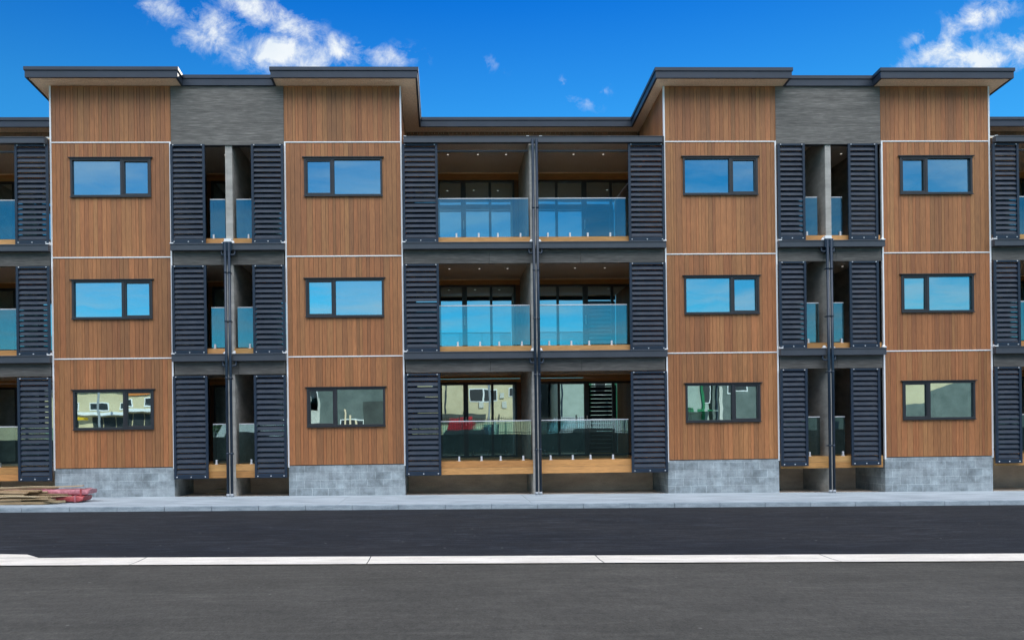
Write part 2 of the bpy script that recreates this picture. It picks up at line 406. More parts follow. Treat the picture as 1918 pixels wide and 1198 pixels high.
def tower(x0, x1, style, outer, wins):
    """outer: 'L' or 'R', the side that faces a deep recess"""
    holes = [(wx0, wx1, z0, z1) for (wx0, wx1) in wins for (z0, z1) in WINZ]
    for lo, hi in ((CB, JC), (JC, JB), (JB, JA), (JA, TOP)):
        boards_x(x0 + .028, x1 - .028, lo + .016, hi - (.016 if hi < TOP else 0), 0., holes).build('cladding', 'cedar', bld)
    c = MB()     # wall behind the boards, with the window openings left open
    c.box(x0 + .03, holes[0][0], .024, .26, CB, TOP - .02); c.box(holes[0][1], x1 - .03, .024, .26, CB, TOP - .02)
    zz = [CB] + [z for w in WINZ for z in w] + [TOP - .02]
    for i in range(0, len(zz), 2): c.box(holes[0][0], holes[0][1], .024, .26, zz[i], zz[i + 1])
    c.build('wall_core', 'window_metal', bld)
    s = MB(); s.box(x0 + .03, x0 + .23, .262, 12., CB, 9.2); s.box(x1 - .23, x1 - .03, .262, 12., CB, 9.2); s.box(x0 + .03, x1 - .03, 12.002, 12.2, CB, 9.1)
    s.build('side_wall', 'concrete_wall', bld)
    for hz in (JC, JB, JA):
        j = MB(); j.box(x0 + .022, x1 - .022, -.012, .02, hz - .013, hz + .013); j.build('joint_trim', 'white_trim', bld)
    for x, out in ((x0, outer == 'L'), (x1, outer == 'R')):
        d = 1 if x == x0 else -1
        j = MB(); a, b = sorted((x, x + d * .036)); j.box(a, b, -.018, .05, CB - .04, TOP if out else JA + .013)
        j.build('corner_trim', 'white_trim', bld)
        if not out:
            j = MB(); a, b = sorted((x + d * .004, x + d * .026)); j.box(a, b, -.004, .05, JA + .015, TOP); j.build('corner_trim', 'cedar', bld)
    xo = x0 if outer == 'L' else x1; d = 1 if outer == 'L' else -1
    boards_y(.054, 2.5, CB, lambda y: soffit_z(y) - .004, xo + d * .008, d * .02).build('side_cladding', 'cedar', bld)
    s = MB(); a, b = sorted((xo + d * .032, xo + d * .2)); s.quadbox([(a, .262, 9.21), (b, .262, 9.21), (b, 2.7, 9.21), (a, 2.7, 9.21), (a, .262, 10.18), (b, .262, 10.18), (b, 2.7, 9.97), (a, 2.7, 9.97)]); s.build('side_wall', 'window_metal', bld)
    b_ = MB(); b_.quadbox([(x0 + .015, .006, gz(x0) - .3), (x1 - .015, .006, gz(x1) - .3), (x1 - .015, 6, gz(x1) - .3), (x0 + .015, 6, gz(x0) - .3), (x0 + .015, .006, CB - .003), (x1 - .015, .006, CB - .003), (x1 - .015, 6, CB - .003), (x0 + .015, 6, CB - .003)])
    b_.build('block_plinth', 'block_masonry', bld, loc=(x0 + .015, 0, gz((x0 + x1) / 2) - .005))

for (x0, x1, st), w, o in zip(TOWERS, WINX, ('L', 'R', 'L', 'R')): tower(x0, x1, st, o, [w])
tower(-19.1, -16.25, 'big_right', 'R', [(-18.6, -16.7)])
tower(20.6, 23.5, 'big_left', 'L', [(21.1, 23.0)])
for (x0, x1, st), (wx0, wx1) in zip(TOWERS + [(-19.1, -16.25, 'big_right'), (20.6, 23.5, 'big_left')], WINX + [(-18.6, -16.7), (21.1, 23.0)]):
    for (z0, z1) in WINZ: window(wx0, wx1, z0, z1, st)

# ---- louvre screens
def screen(x0, x1, z0, z1, y=-.10):
    f = MB(); s = .062; d = .05
    f.box(x0, x0 + s, y, y + d, z0, z1); f.box(x1 - s, x1, y, y + d, z0, z1)
    f.box(x0 + s, x1 - s, y + .002, y + d, z0, z0 + .11); f.box(x0 + s, x1 - s, y + .002, y + d, z1 - .05, z1)
    o = f.build('louvre_screen', 'frame_metal', bld, bevel=.004)
    sl = MB(); a, b = z0 + .115, z1 - .055; n = round((b - a) / .128); p = (b - a) / n
    for i in range(n):
        zc = a + (i + .5) * p; hx = .0035; ang = R(34)
        # flat aerofoil blade, outer edge low
        prof = []
        for k in range(10):
            an = 2 * math.pi * k / 10
            u, w = .0635 * math.cos(an), .0065 * math.sin(an)
            prof.append((y + .036 + u * .42 - w * .9, zc + u * .9 + w * .42))
        k0 = len(sl.v)
        jit = random.uniform(-.0015, .0015)
        for X in (x0 + s, x1 - s):
            for (py, pz) in prof: sl.v.append((X, py + jit, pz))
        for k in range(10):
            q = (k + 1) % 10; sl.f.append((k0 + k, k0 + q, k0 + 10 + q, k0 + 10 + k)); sl.tint.append(.5)
    sl.build('louvre_blades', 'louvre_metal', o)
    for bx, bz in ((x0 + .075, z0 + .045), ((x0 + x1) / 2, z0 + .045), (x1 - .075, z0 + .045), (x0 + .075, z1 - .025), (x1 - .075, z1 - .025)):
        q = MB(); q.cyl((bx, y + .004, bz), (bx, y - .012, bz), .017, .013, 8); q.build('bolt', 'bolt_white', o)

# ---- glass balustrade
def balustrade(x0, x1, zd, top, clamps, y=.10):
    q = MB(); q.box(x0, x1, y, y + .012, zd + .03, top); o = q.build('balustrade', 'balustrade_glass', bld)
    h = MB(); h.box(x0, x1, y - .012, y + .024, top + .001, top + .024); h.build('handrail', 'steel', o, bevel=.003)
    for cx in clamps:
        k = MB(); k.box(cx - .021, cx + .021, y - .035, y + .047, zd + .002, zd + .115); k.box(cx - .038, cx + .038, y - .05, y + .06, zd - .001, zd + .012)
        k.build('glass_clamp', 'bolt_white', o, bevel=.004)

# ---- sliding doors
def sliding_door(x0, x1, edges, z0, z1, y=DOORY):
    f = MB(); w = .05
    f.box(x0, x1, y - .06, y + .05, z1 - .06, z1); f.box(x0, x1, y - .06, y + .05, z0, z0 + .05)
    f.box(x0, x0 + w, y - .06, y + .05, z0 + .05, z1 - .06); f.box(x1 - w, x1, y - .06, y + .05, z0 + .05, z1 - .06)
    for i, e in enumerate(edges):
        k = .07 if i % 2 else .035
        f.box(e - k, e + k, y - .055, y + .045, z0 + .05, z1 - .06)
    o = f.build('sliding_door', 'window_metal', bld, bevel=.004)
    E = [x0 + w] + list(edges) + [x1 - w]
    for i, (a, b) in enumerate(zip(E, E[1:])):
        yy = y + (.0 if i % 2 else -.02)
        q = MB(); q.box(a + .002, b - .002, yy, yy + .006, z0 + .05, z1 - .06); q.build('pane', 'door_glass', o)
    hd = MB(); e = edges[len(edges) // 2]; hd.box(e - .012, e + .012, y - .09, y - .056, z0 + .9, z0 + 1.15); hd.build('handle', 'steel', o)
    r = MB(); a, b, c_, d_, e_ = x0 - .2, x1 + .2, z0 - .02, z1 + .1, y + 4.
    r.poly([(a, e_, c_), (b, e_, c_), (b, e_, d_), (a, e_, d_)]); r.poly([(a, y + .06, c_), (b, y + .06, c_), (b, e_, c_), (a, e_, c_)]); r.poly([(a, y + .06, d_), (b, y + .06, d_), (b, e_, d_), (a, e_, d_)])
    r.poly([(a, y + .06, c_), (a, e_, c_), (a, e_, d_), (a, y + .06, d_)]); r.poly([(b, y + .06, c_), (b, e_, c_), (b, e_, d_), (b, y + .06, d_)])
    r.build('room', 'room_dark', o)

CEIL = [3.20, 5.93, 8.965]
DOORTOP = [2.99, 5.77, 8.76]
SCR = [(.515, 3.045), (3.575, 5.765), (6.30, 8.745)]
SCR_R = [(.62, 3.065), (3.585, 5.77), (6.31, 8.735)]

def bay(x0, x1, pw0, pw1, sL, sR, gL, gR, cL, cR, edgesL, edgesR, wide, scr, lights, pipe_x, deckL=None, deckR=None):
    """two balconies either side of a concrete party wall"""
    top_front = 8.75
    # party wall
    p = MB(); p.box(pw0, pw1, .0, .125, gz(pw0) - .2, 8.742); p.box(pw0, pw1, .125, DOORY + .3, gz(pw0) - .2, 8.995); p.build('party_wall', 'concrete_wall', bld)
    # back wall above the doors and beside them, in timber
    for li, (zc, zt, zd) in enumerate(zip(CEIL, DOORTOP, DECK)):
        for a, b, ed in ((x0 + .035, pw0 - .002, edgesL), (pw1 + .002, x1 - .035, edgesR)):
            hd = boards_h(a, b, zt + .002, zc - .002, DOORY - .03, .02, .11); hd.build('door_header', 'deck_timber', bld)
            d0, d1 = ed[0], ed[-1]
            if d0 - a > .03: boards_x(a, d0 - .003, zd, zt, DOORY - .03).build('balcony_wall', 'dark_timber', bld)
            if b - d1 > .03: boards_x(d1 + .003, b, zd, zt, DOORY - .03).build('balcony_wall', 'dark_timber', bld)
            sliding_door(d0, d1, ed[1:-1], zd + .004, zt)
            # floor slab with its deck, and the ceiling lining over it
            s = MB(); s.box(a, b, .032, DOORY + .1, zd - .13, zd - .004); s.build('floor_slab', 'concrete_wall', bld)
            dk = boards_deck(a, b, .03, DOORY - .07, zd - .003, zd + .0); dk.build('decking', 'deck_timber', bld)
            c = MB(); c.box(a, b, .10, DOORY + .3, zc, zc + (.03 if li == 2 else .09)); ce = c.build('balcony_ceiling', 'ceiling', bld)
            for ya, yb in ((.101, .13), (DOORY - .09, DOORY - .055)):
                tr = MB(); tr.box(a, b, ya, yb, zc - .028, zc - .001); tr.build('ceiling_trim', 'soffit', ce)
            for lx, ly in lights:
                for X in ((a + b) / 2 + lx,):
                    if a + .1 < X < b - .1:
                        q = MB(); q.cyl((X, ly, zc - .004), (X, ly, zc - .012), .045, .045, 14); dl = q.build('downlight', 'bolt_white', bld)
                        q = MB(); q.cyl((X, ly, zc - .0125), (X, ly, zc - .014), .026, .026, 12); q.build('lamp', 'downlight', dl)
    # face of the floors
    halves = [(x0 + .04, pw0 - .0), (pw1 + .0, x1 - .04)]
    dks = [deckL or halves[0], deckR or halves[1]]
    for li, zd in enumerate(DECK):
        lo = [.52, 3.585, 6.315][li] if scr is SCR or li else .555
        for a, b in dks:
            mb = boards_h(a, b, lo, zd + .002, .006, .022, .17); mb.build('deck_edge', 'deck_timber', bld)
    for li, (zb, zt) in enumerate(((3.08, 3.43), (5.79, 6.15))):
        for (a, b) in ((x0 + .03, (x0 + pw0) / 2 + .55), ((x0 + pw0) / 2 + .556, pw1 - .12 if wide else pw1 - .05), ((pw1 - .114 if wide else pw1 - .044), (x1 + pw1) / 2 - .55), ((x1 + pw1) / 2 - .544, x1 - .03)):
            s = MB(); s.box(a, b, -.012, .09, zb, zt); s.build('spandrel_panel', 'grey_spandrel', bld)
        s = MB(); s.box(x0 + .034, pw0 - .003, .0905, .10, zb + .01, zt + .1); s.box(pw1 + .003, x1 - .034, .0905, .10, zb + .01, zt + .1); s.build('slab_edge', 'window_metal', bld)
    # charcoal gutter beams, stopping short at the downpipes
    px = pipe_x
    for zb, zt in ((3.40, 3.575), (6.125, 6.285)):
        for a, b, e in ((x0 - .0, px - .075, -1), (px + .075, x1 + .0, 1)):
            s = MB(); s.box(a, b, -.15, -.016, zb, zt); s.box(a, b, -.165, -.145, zt - .02, zt + .004)
            g = s.build('balcony_gutter', 'gutter_metal', bld, bevel=.004)
            for X in (a + .03, b - .03):
                q = MB(); q.box(X - .04, X + .04, -.142, -.02, zt + .0045, zt + .03)
                q.quadbox([(X - .035, -.10, zt + .03), (X + .035, -.10, zt + .03), (X + .035, -.03, zt + .03), (X - .035, -.03, zt + .03), (X - .01, -.08, zt + .075), (X + .03, -.08, zt + .075), (X + .03, -.03, zt + .075), (X - .01, -.03, zt + .075)])
                q.build('bracket', 'white_trim', g)
            X = px + e * .16
            q = MB(); q.tube([(X, -.09, zb + .03), (X, -.10, zb - .02), (X, -.105, zb - .075), (X - e * .012, -.115, zb - .105), (X - e * .035, -.13, zb - .12), (X - e * .075, -.15, zb - .122), (px + e * .05, -.17, zb - .122)], .024)
            q.build('outlet_pipe', 'pipe_metal', g, smooth=True)
    # screens and glass
    for li in range(3):
        z0, z1 = scr[li]
        if sL: screen(sL[0], sL[1], z0, z1)
        if sR: screen(sR[0], sR[1], z0, z1)
        for g, cl in ((gL, cL), (gR, cR)):
            if g:
                tp = [1.84, 4.735, 7.42][li]
                balustrade(g[0], g[1], DECK[li], tp, cl)
    # downpipes
    ztop = 8.82 if wide else 6.30
    for k in (-1, 1):
        X = px + k * .048
        q = MB(); q.cyl((X, -.2, rz(X) + KH + .03), (X, -.2, ztop), .034, n=16); o = q.build('downpipe', 'pipe_metal', bld, smooth=True)
        for zz in (1.1, 2.95, 4.35, 5.55, 7.1):
            if zz < ztop - .3:
                q = MB(); q.cyl((X, -.2, zz), (X, -.2, zz + .05), .039, n=16); q.box(X - .012, X + .012, -.165, -.012, zz + .01, zz + .04); q.build('pipe_clip', 'pipe_metal', o, smooth=True)
        q = MB(); q.cyl((X, -.2, gz(X) + .002), (X, -.2, gz(X) + .075), .042, n=16); q.build('pipe_shoe', 'shoe_grey', o, smooth=True)
    if not wide:
        q = MB(); q.box(px - .11, px + .11, -.20, -.02, 6.10, 6.32); q.box(px - .075, px + .075, -.17, -.03, 5.98, 6.10); q.build('rain_hopper', 'pipe_metal', bld, bevel=.006)
        q = MB(); q.box(px - .085, px + .085, -.16, -.005, 6.322, 6.40); q.build('wall_cap', 'white_trim', bld, bevel=.004)
        # grey panel over the bay
        q = MB(); q.box(x0 + .004, x1 - .004, .0, .12, 8.75, 10.216); q.build('grey_panel', 'grey_board', bld)
        q = MB(); q.box(x0 + .01, x1 - .01, -.03, .1, 8.735, 8.748); q.build('panel_flashing', 'window_metal', bld)
    else:
        q = MB(); q.box(x0 + .05, x1 - .07, -.16, -.03, 8.755, 8.90); q.box(x0 + .05, x1 - .07, -.172, -.155, 8.885, 8.905); bm_ = q.build('top_beam', 'gutter_metal', bld, bevel=.004)
        q = MB(); q.box(x1 - .068, x1 - .03, -.165, -.03, 8.73, 8.90); q.build('end_cap', 'window_metal', bm_)
        for X in (x0 + .09, px - .16, px + .16):
            q = MB(); q.box(X - .035, X + .035, -.14, -.05, 8.9055, 8.925); q.build('bracket', 'white_trim', bm_)
        q = MB(); q.box(x0 + .04, pw0 - .01, .12, .16, 8.62, 8.66); q.box(pw1 + .01, x1 - .04, .12, .16, 8.62, 8.66); q.build('screen_track', 'gutter_metal', bld)
        # recessed upper wall
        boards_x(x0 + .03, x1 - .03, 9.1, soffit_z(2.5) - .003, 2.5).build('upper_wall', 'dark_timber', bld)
        s = MB(); s.box(x0 + .03, x1 - .03, 2.53, 2.7, 9.095, 9.95); s.box(x0 + .03, x1 - .03, .6, 2.49, 9.0, 9.03); s.build('balcony_roof', 'window_metal', bld)
    # under floor
    q = MB(); q.box(x0 + .0, pw0 - .003, 1.45, 1.6, -.3, .7); q.box(pw1 + .003, x1 + .0, 1.45, 1.6, -.3, .7); q.build('underfloor_wall', 'underfloor', bld)

def boards_h(x0, x1, z0, z1, y, th, w):
    mb = MB(); n = max(1, round((z1 - z0) / w)); w = (z1 - z0) / n
    for i in range(n): mb.box(x0, x1, y, y + th, z0 + i * w + .002, z0 + (i + 1) * w - .002, random.uniform(.2, .9))
    return mb
def boards_deck(x0, x1, y0, y1, z0, z1):
    mb = MB(); n = round((y1 - y0) / .09); w = (y1 - y0) / n
    for i in range(n): mb.box(x0, x1, y0 + i * w + .003, y0 + (i + 1) * w - .003, z0 - .02, z1, random.random())
    return mb

LG = [(-.45, 1.3), (.35, 1.3), (1.1, 1.3)]
bay(-.97, 5.61, 2.22, 2.42, (-.962, -.08), (4.685, 5.60), (-.80, 2.19), (2.445, 4.655), (.37, .93, 1.41, 1.98), (2.67, 3.23, 3.68, 4.25),
    [-.80, -.08, .63, 1.39, 2.09], [2.50, 3.30, 4.10, 4.87, 5.5], True, SCR, LG, 2.328)
bay(-6.66, -3.88, -5.335, -5.165, (-6.652, -5.81), (-4.68, -3.888), (-5.745, -5.375), (-5.10, -3.95), (-5.66,), (-4.80,),
    [-6.5, -5.95, -5.45], [-5.1, -4.5, -4.0], False, SCR, [(.3, 1.3)], -5.262, None, None)
bay(8.47, 11.17, 9.73, 9.875, (8.475, 9.17), (10.275, 11.03), (8.56, 9.56), (9.905, 10.20), (9.28,), (10.14,),
    [8.6, 9.1, 9.62], [10.0, 10.5, 11.0], False, SCR_R, [(.3, 1.3)], 9.715, None, None)
bay(-16.25, -9.60, -13.03, -12.83, (-16.2, -15.4), (-10.42, -9.608), (-15.2, -13.06), (-12.8, -9.70), (-15., -14.4, -13.8, -13.3), (-12.6, -12.1, -11.5, -10.97),
    [-16.1, -15.3, -14.5, -13.8, -13.15], [-12.7, -12.0, -11.3, -10.6, -9.9], True, SCR, LG, -12.93)
bay(13.99, 20.60, 17.2, 17.4, (13.998, 14.68), (19.75, 20.55), (14.1, 17.17), (17.43, 20.4), (15.0, 15.5, 16.2, 16.9), (17.6, 18.2, 18.8, 19.4),
    [14.2, 14.9, 15.6, 16.4, 17.05], [17.5, 18.2, 18.9, 19.6, 20.4], True, SCR_R, LG, 17.3)

# ------------------------------------------------------------------ ground
def sheet(name, x0, x1, y0a, y0b, y1a, y1b, dz, m, n=1):
    """sheet between two lines: y0a..y0b is the near edge at x0..x1, y1a..y1b the far edge"""
    mb = MB()
    for i in range(n):
        a, b = x0 + (x1 - x0) * i / n, x0 + (x1 - x0) * (i + 1) / n
        ta, tb = i / n, (i + 1) / n
        mb.poly([(a, y0a + (y0b - y0a) * ta, rz(a) + dz), (b, y0a + (y0b - y0a) * tb, rz(b) + dz), (b, y1a + (y1b - y1a) * tb, rz(b) + dz), (a, y1a + (y1b - y1a) * ta, rz(a) + dz)])
    return mb.build(name, m)
mb = MB()
xs = [-900, -60, -30, 0, 30, 60, 900]
for a, b in zip(xs, xs[1:]): mb.poly([(a, -900, rz(a) - .03), (b, -900, rz(b) - .03), (b, 900, rz(b) - .03), (a, 900, rz(a) - .03)])
struct(mb.build('ground', 'sun_toned_asphalt'))
def ch(x): return -9.28 - .030 * x          # far edge of the drainage channel
struct(sheet('road', -60, 60, -60, -60, ch(-60) - .4, ch(60) - .4, -.004, 'sun_toned_asphalt', 4))
struct(sheet('yard', -60, 60, -120, -120, -26, -26, .02, 'pale_wall', 4))  # unseen pale ground, added to bounce warm light onto soffits and facade
struct(sheet('forecourt', -60, 60, ch(-60) - .3, ch(60) - .3, -2.68, -2.68, .0, 'shade_toned_asphalt', 4))
# dished concrete channel, cast in lengths
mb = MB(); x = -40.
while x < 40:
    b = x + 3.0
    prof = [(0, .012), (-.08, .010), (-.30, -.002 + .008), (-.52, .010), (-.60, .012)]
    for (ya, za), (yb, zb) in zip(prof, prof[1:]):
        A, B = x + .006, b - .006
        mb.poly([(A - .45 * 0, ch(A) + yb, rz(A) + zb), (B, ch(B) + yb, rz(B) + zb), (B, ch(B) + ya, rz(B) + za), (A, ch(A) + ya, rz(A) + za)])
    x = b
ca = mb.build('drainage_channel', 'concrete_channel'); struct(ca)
mb = MB()
mb.poly([(-14, ch(-14) + .01, rz(-14) + .013), (-5.45, ch(-5.45) + .01, rz(-5.45) + .013), (-5.75, ch(-5.75) + .30, rz(-5.75) + .013), (-6.6, ch(-6.6) + .42, rz(-6.6) + .013), (-14, ch(-14) + .42, rz(-14) + .013)])
struct(mb.build('vehicle_crossing', 'concrete_channel'))
# footpath slabs with expansion joints, and the kerb
mb = MB(); xj = [-40, -30, -24, -18, -12.1, -9.2, -6.2, -2.35, 1.9, 5.0, 8.2, 11.3, 14.5, 18, 24, 32, 40]
for a, b in zip(xj, xj[1:]):
    a += .004; b -= .004
    mb.quadbox([(a, -2.56, gz(a) - .2), (b, -2.56, gz(b) - .2), (b, .0, gz(b) - .2), (a, .0, gz(a) - .2), (a, -2.56, gz(a)), (b, -2.56, gz(b)), (b, .0, gz(b)), (a, .0, gz(a))])
struct(mb.build('footpath', 'concrete_path'))
mb = MB(); x = -40.
while x < 40:
    a, b = x + .003, x + .997
    mb.quadbox([(a, -2.70, gz(a) - .25), (b, -2.70, gz(b) - .25), (b, -2.563, gz(b) - .25), (a, -2.563, gz(a) - .25), (a, -2.685, gz(a) + .002), (b, -2.685, gz(b) + .002), (b, -2.563, gz(b) + .002), (a, -2.563, gz(a) + .002)])
    x += 1.
struct(mb.build('kerb', 'concrete_kerb', bevel=.012))
mb = MB(); mb.poly([(-40, .0, gz(-40) - .02), (40, .0, gz(40) - .02), (40, 6, gz(40) - .02), (-40, 6, gz(-40) - .02)])
struct(mb.build('bare_soil', 'underfloor'))

# ------------------------------------------------------------------ board pile at the left
def plank(x0, x1, y, z, w, th, rot, tilt, label, name='timber_board', m='raw_board', tint=None, broken=False):
    mb = MB(); L = (x1 - x0); tt = random.random() if tint is None else tint
    n = 8; hw = w / 2
    for i in range(n):
        a, b = -L / 2 + L * i / n, -L / 2 + L * (i + 1) / n
        sa, sb = .008 * math.sin(i * 1.3 + x0 * 7), .008 * math.sin((i + 1) * 1.3 + x0 * 7)
        if i == n - 1 and broken:
            mb.quadbox([(a, -hw, sa), (b - .10, -hw, sb), (b, hw * .3, sb), (a, hw, sa), (a, -hw, sa + th), (b - .10, -hw, sb + th), (b, hw * .3, sb + th), (a, hw, sa + th)], tt)
        else:
            mb.quadbox([(a, -hw, sa), (b, -hw, sb), (b, hw, sb), (a, hw, sa), (a, -hw, sa + th), (b, -hw, sb + th), (b, hw, sb + th), (a, hw, sa + th)], tt)
    o = mb.build(name, m, bevel=.003)
    o.location = ((x0 + x1) / 2, y, z); o.rotation_euler = (R(tilt), 0, R(rot))
    return tag(o, label, 'board', 'loose boards in the pile on the footpath')
g0 = gz(-9.5)
PL = [  # x0, x1, y, z above path, width, thick, rot, tilt, label, broken
    (-11.9, -9.95, -2.45, .002, .13, .028, -6, 0, 'short board end poking over the kerb onto the asphalt at the far left', False),
    (-11.8, -8.75, -1.95, .004, .20, .055, -1.0, 0, 'long pale board at the front bottom of the pile', True),
    (-11.9, -8.55, -1.72, .006, .20, .05, .6, 0, 'bottom board tucked behind the front one, its end split and pale', True),
    (-11.9, -9.35, -1.97, .064, .18, .055, .8, 0, 'thick tan board second from the bottom at the front', False),
    (-11.8, -8.72, -1.78, .062, .20, .05, -.8, 0, 'second layer board with a jagged end beside the red bundle', True),
    (-11.7, -8.62, -1.55, .062, .18, .05, 1.2, 0, 'board with a torn white end under the olive boards', True),
    (-11.5, -8.80, -1.86, .122, .20, .06, -.5, 0, 'tall olive tan board on edge in the middle of the pile', False),
    (-11.8, -9.05, -1.66, .120, .18, .05, 1.4, 0, 'middle layer board ending short of the others', False),
    (-11.6, -8.52, -1.60, .178, .17, .03, -1.6, 0, 'thin olive board reaching over the red bundle', True),
    (-11.9, -9.35, -1.90, .190, .16, .028, 2.4, 4, 'grey weathered board lying slanted over the olive boards', False),
    (-11.9, -9.0, -1.45, .222, .22, .035, -1.0, 0, 'greyish pink board under the top layer', False),
    (-11.8, -9.1, -1.66, .262, .20, .03, -1.4, 3, 'pale grey board on the upper left of the pile', False),
    (-11.9, -8.9, -1.38, .300, .19, .03, 1.8, -3, 'light brown board crossing the top of the pile', False),
    (-10.3, -8.35, -1.30, .335, .13, .022, 5.0, 0, 'thin topmost board angled back towards the block wall', False),
    (-10.6, -8.42, -1.98, .050, .10, .018, 1.5, 0, 'narrow light strip with a splintered end low at the front of the pile', True),
    (-10.9, -8.66, -2.02, .105, .09, .016, -1.8, 0, 'thin brown strip across the front edge of the pile', True),
    (-10.2, -8.36, -1.84, .150, .09, .016, 3.0, 0, 'dark edged strip jutting out over the red bundle', True),
    (-10.7, -8.95, -1.98, .170, .10, .018, -3.2, 2, 'loose splinter of board resting on the olive boards', True),
    (-11.6, -9.15, -1.72, .225, .12, .02, 3.6, 0, 'reddish brown strip angled over the middle of the pile', False),
    (-11.6, -9.3, -1.80, .245, .14, .02, -2.6, 2, 'pale strip on top of the pile near its left end', False),
]
for (x0, x1, y, z, w, th, rt, tl, lb, br) in PL:
    plank(x0, x1, y, g0 + z, w, th, rt, tl, lb, broken=br)
def bundle(x0, x1, y0, y1, z0, z1, m, label, seed):
    """soft wrapped bundle: rounded section, creased surface, gathered end"""
    rnd = random.Random(seed); mb = MB(); n = 26; k = 20; cy, cz = (y0 + y1) / 2, (z0 + z1) / 2
    for i in range(n + 1):
        t_ = i / n; x = x0 + (x1 - x0) * t_
        sq = 1. if t_ < .93 else 1 - ((t_ - .93) / .07) ** 2 * .2
        for j in range(k):
            an = 2 * math.pi * j / k; c, s = math.cos(an), math.sin(an); e = .32
            yy = math.copysign(abs(c) ** e, c) * (y1 - y0) / 2 * sq; zz = math.copysign(abs(s) ** e, s) * (z1 - z0) / 2 * sq
            r_ = rnd.uniform(-.008, .008)
            mb.v.append((x + rnd.uniform(-.01, .01) + (.03 * s if i == n else 0), cy + yy * (1 + r_) + rnd.uniform(-.005, .005), cz + zz + .006 * math.sin(t_ * 23 + an * 2) + rnd.uniform(-.005, .005)))
    for i in range(n):
        for j in range(k):
            q = (j + 1) % k; mb.f.append((i * k + j, (i + 1) * k + j, (i + 1) * k + q, i * k + q)); mb.tint.append(.5)
    mb.f.append(tuple(n * k + j for j in range(k))); mb.f.append(tuple(reversed(range(k)))); mb.tint += [.5, .5]
    o = mb.build('wrapped_bundle', m, smooth=True, loc=((x0 + x1) / 2, cy, z0))
    s = MB(); X = x1 - .16
    s.box(X, X + .035, y0 - .012, y1 + .012, z0 + .0, z0 + .006)
    s.box(X, X + .035, y0 - .014, y0 - .008, z0, z1); s.box(X, X + .035, y0 - .012, y1 + .012, z1 + .002, z1 + .009)
    s.build('strap', 'red_wrap' if m == 'pink_wrap' else 'pink_wrap', o)
    return tag(o, label, 'bundle', 'plastic wrapped bundles in the pile')
bundle(-10.4, -8.22, -1.62, -1.02, g0 + .006, g0 + .15, 'red_wrap', 'red plastic wrapped bundle lying flat on the footpath under the pink one', 3)
bundle(-10.9, -8.12, -1.55, -1.0, g0 + .156, g0 + .285, 'pink_wrap', 'pink plastic wrapped bundle on top of the red one beside the block wall', 5)
o = MB(); o.box(-5.95, -5.45, .86, 1.2, gz(-5.7) - .0, gz(-5.7) + .10, .6); o.box(-6.05, -5.4, .7, .85, gz(-5.7), gz(-5.7) + .05, .3)
tag(o.build('timber_offcuts', 'raw_board', bevel=.004), 'timber offcuts left on the soil under the narrow balcony between the two left towers', 'timber')

# ------------------------------------------------------------------ across the street (seen in the glass)
def house(name, x0, x1, y, depth, h, wallm, roofm, rows, label, gable=False, awn=False):
    t_ = thing(name, ((x0 + x1) / 2, y - depth / 2, rz(0) - .02), label, 'building')
    zb = rz(0) - .05
    w = MB(); w.box(x0, x1, y - depth, y, zb, zb + h); w.build('wall', wallm, t_)
    r = MB()
    if gable:
        mx = (x0 + x1) / 2; e = .4
        for sx_ in (-1, 1):
            a = (mx, zb + h + (x1 - x0) * .22); b = (mx + sx_ * ((x1 - x0) / 2 + e), zb + h - .15)
            for yy in (0,):
                P = [(a[0], y + .4, a[1]), (b[0], y + .4, b[1]), (b[0], y - depth - .4, b[1]), (a[0], y - depth - .4, a[1])]
                r.quadbox(P + [(p[0], p[1], p[2] + .12) for p in P])
        w2 = MB(); w2.poly([(x0, y - .01, zb + h), (x1, y - .01, zb + h), (mx, y - .01, zb + h + (x1 - x0) * .22)]); w2.build('gable', wallm, t_)
    else: r.box(x0 - .3, x1 + .3, y - depth - .3, y + .5, zb + h + .002, zb + h + .35)
    r.build('roof', roofm, t_)
    for (wx, wz, ww, wh) in rows:
        f = MB(); f.box(wx, wx + ww, y + .002, y + .06, zb + wz, zb + wz + wh); fo = f.build('window', 'white_trim', t_)
        g = MB(); nn = max(1, round(ww / 1.1)); s = ww / nn
        for i in range(nn): g.box(wx + i * s + .06, wx + (i + 1) * s - .06, y + .062, y + .07, zb + wz + .07, zb + wz + wh - .07)
        g.build('pane', 'window_metal', fo)
    if awn:
        a = MB(); a.quadbox([(x0 + .5, y + .08, zb + 2.3), (x0 + 5.5, y + .08, zb + 2.3), (x0 + 5.5, y + 1.6, zb + 2.0), (x0 + .5, y + 1.6, zb + 2.0), (x0 + .5, y + .08, zb + 3.1), (x0 + 5.5, y + .08, zb + 3.1), (x0 + 5.5, y + 1.6, zb + 2.06), (x0 + .5, y + 1.6, zb + 2.06)])
        a.build('awning', 'green_cloth', t_)
    dr = MB(); dr.box(x1 - 3.4, x1 - 2.4, y + .002, y + .05, zb, zb + 2.1); dr.build('door', 'frame_metal', t_)
    dp = MB(); dp.cyl((x0 + .25, y + .08, zb), (x0 + .25, y + .08, zb + h), .05); dp.build('downpipe', 'pipe_metal', t_)
    return t_
speck('slate_wall', (.10, .125, .115), (.17, .20, .185), sc=1.5, bumpsc=20)
speck('shade_wall', (.05, .055, .05), (.09, .10, .09), sc=1.5, bumpsc=20)
h_ = house('shop_building', -34, -16, -33, 9, 4.9, 'cream_wall', 'roof_grey', [(-25.3, 3.5, 1.3, .5), (-23.4, 3.5, 1.3, .5), (-21.4, 3.5, 1.3, .5), (-19.3, 3.5, .9, .6), (-28, 3.4, 2, .7)], 'low cream shop with a dark glazed shopfront across the street')
def add(parent, name, m, *bx):
    q = MB(); q.box(*bx); return q.build(name, m, parent)
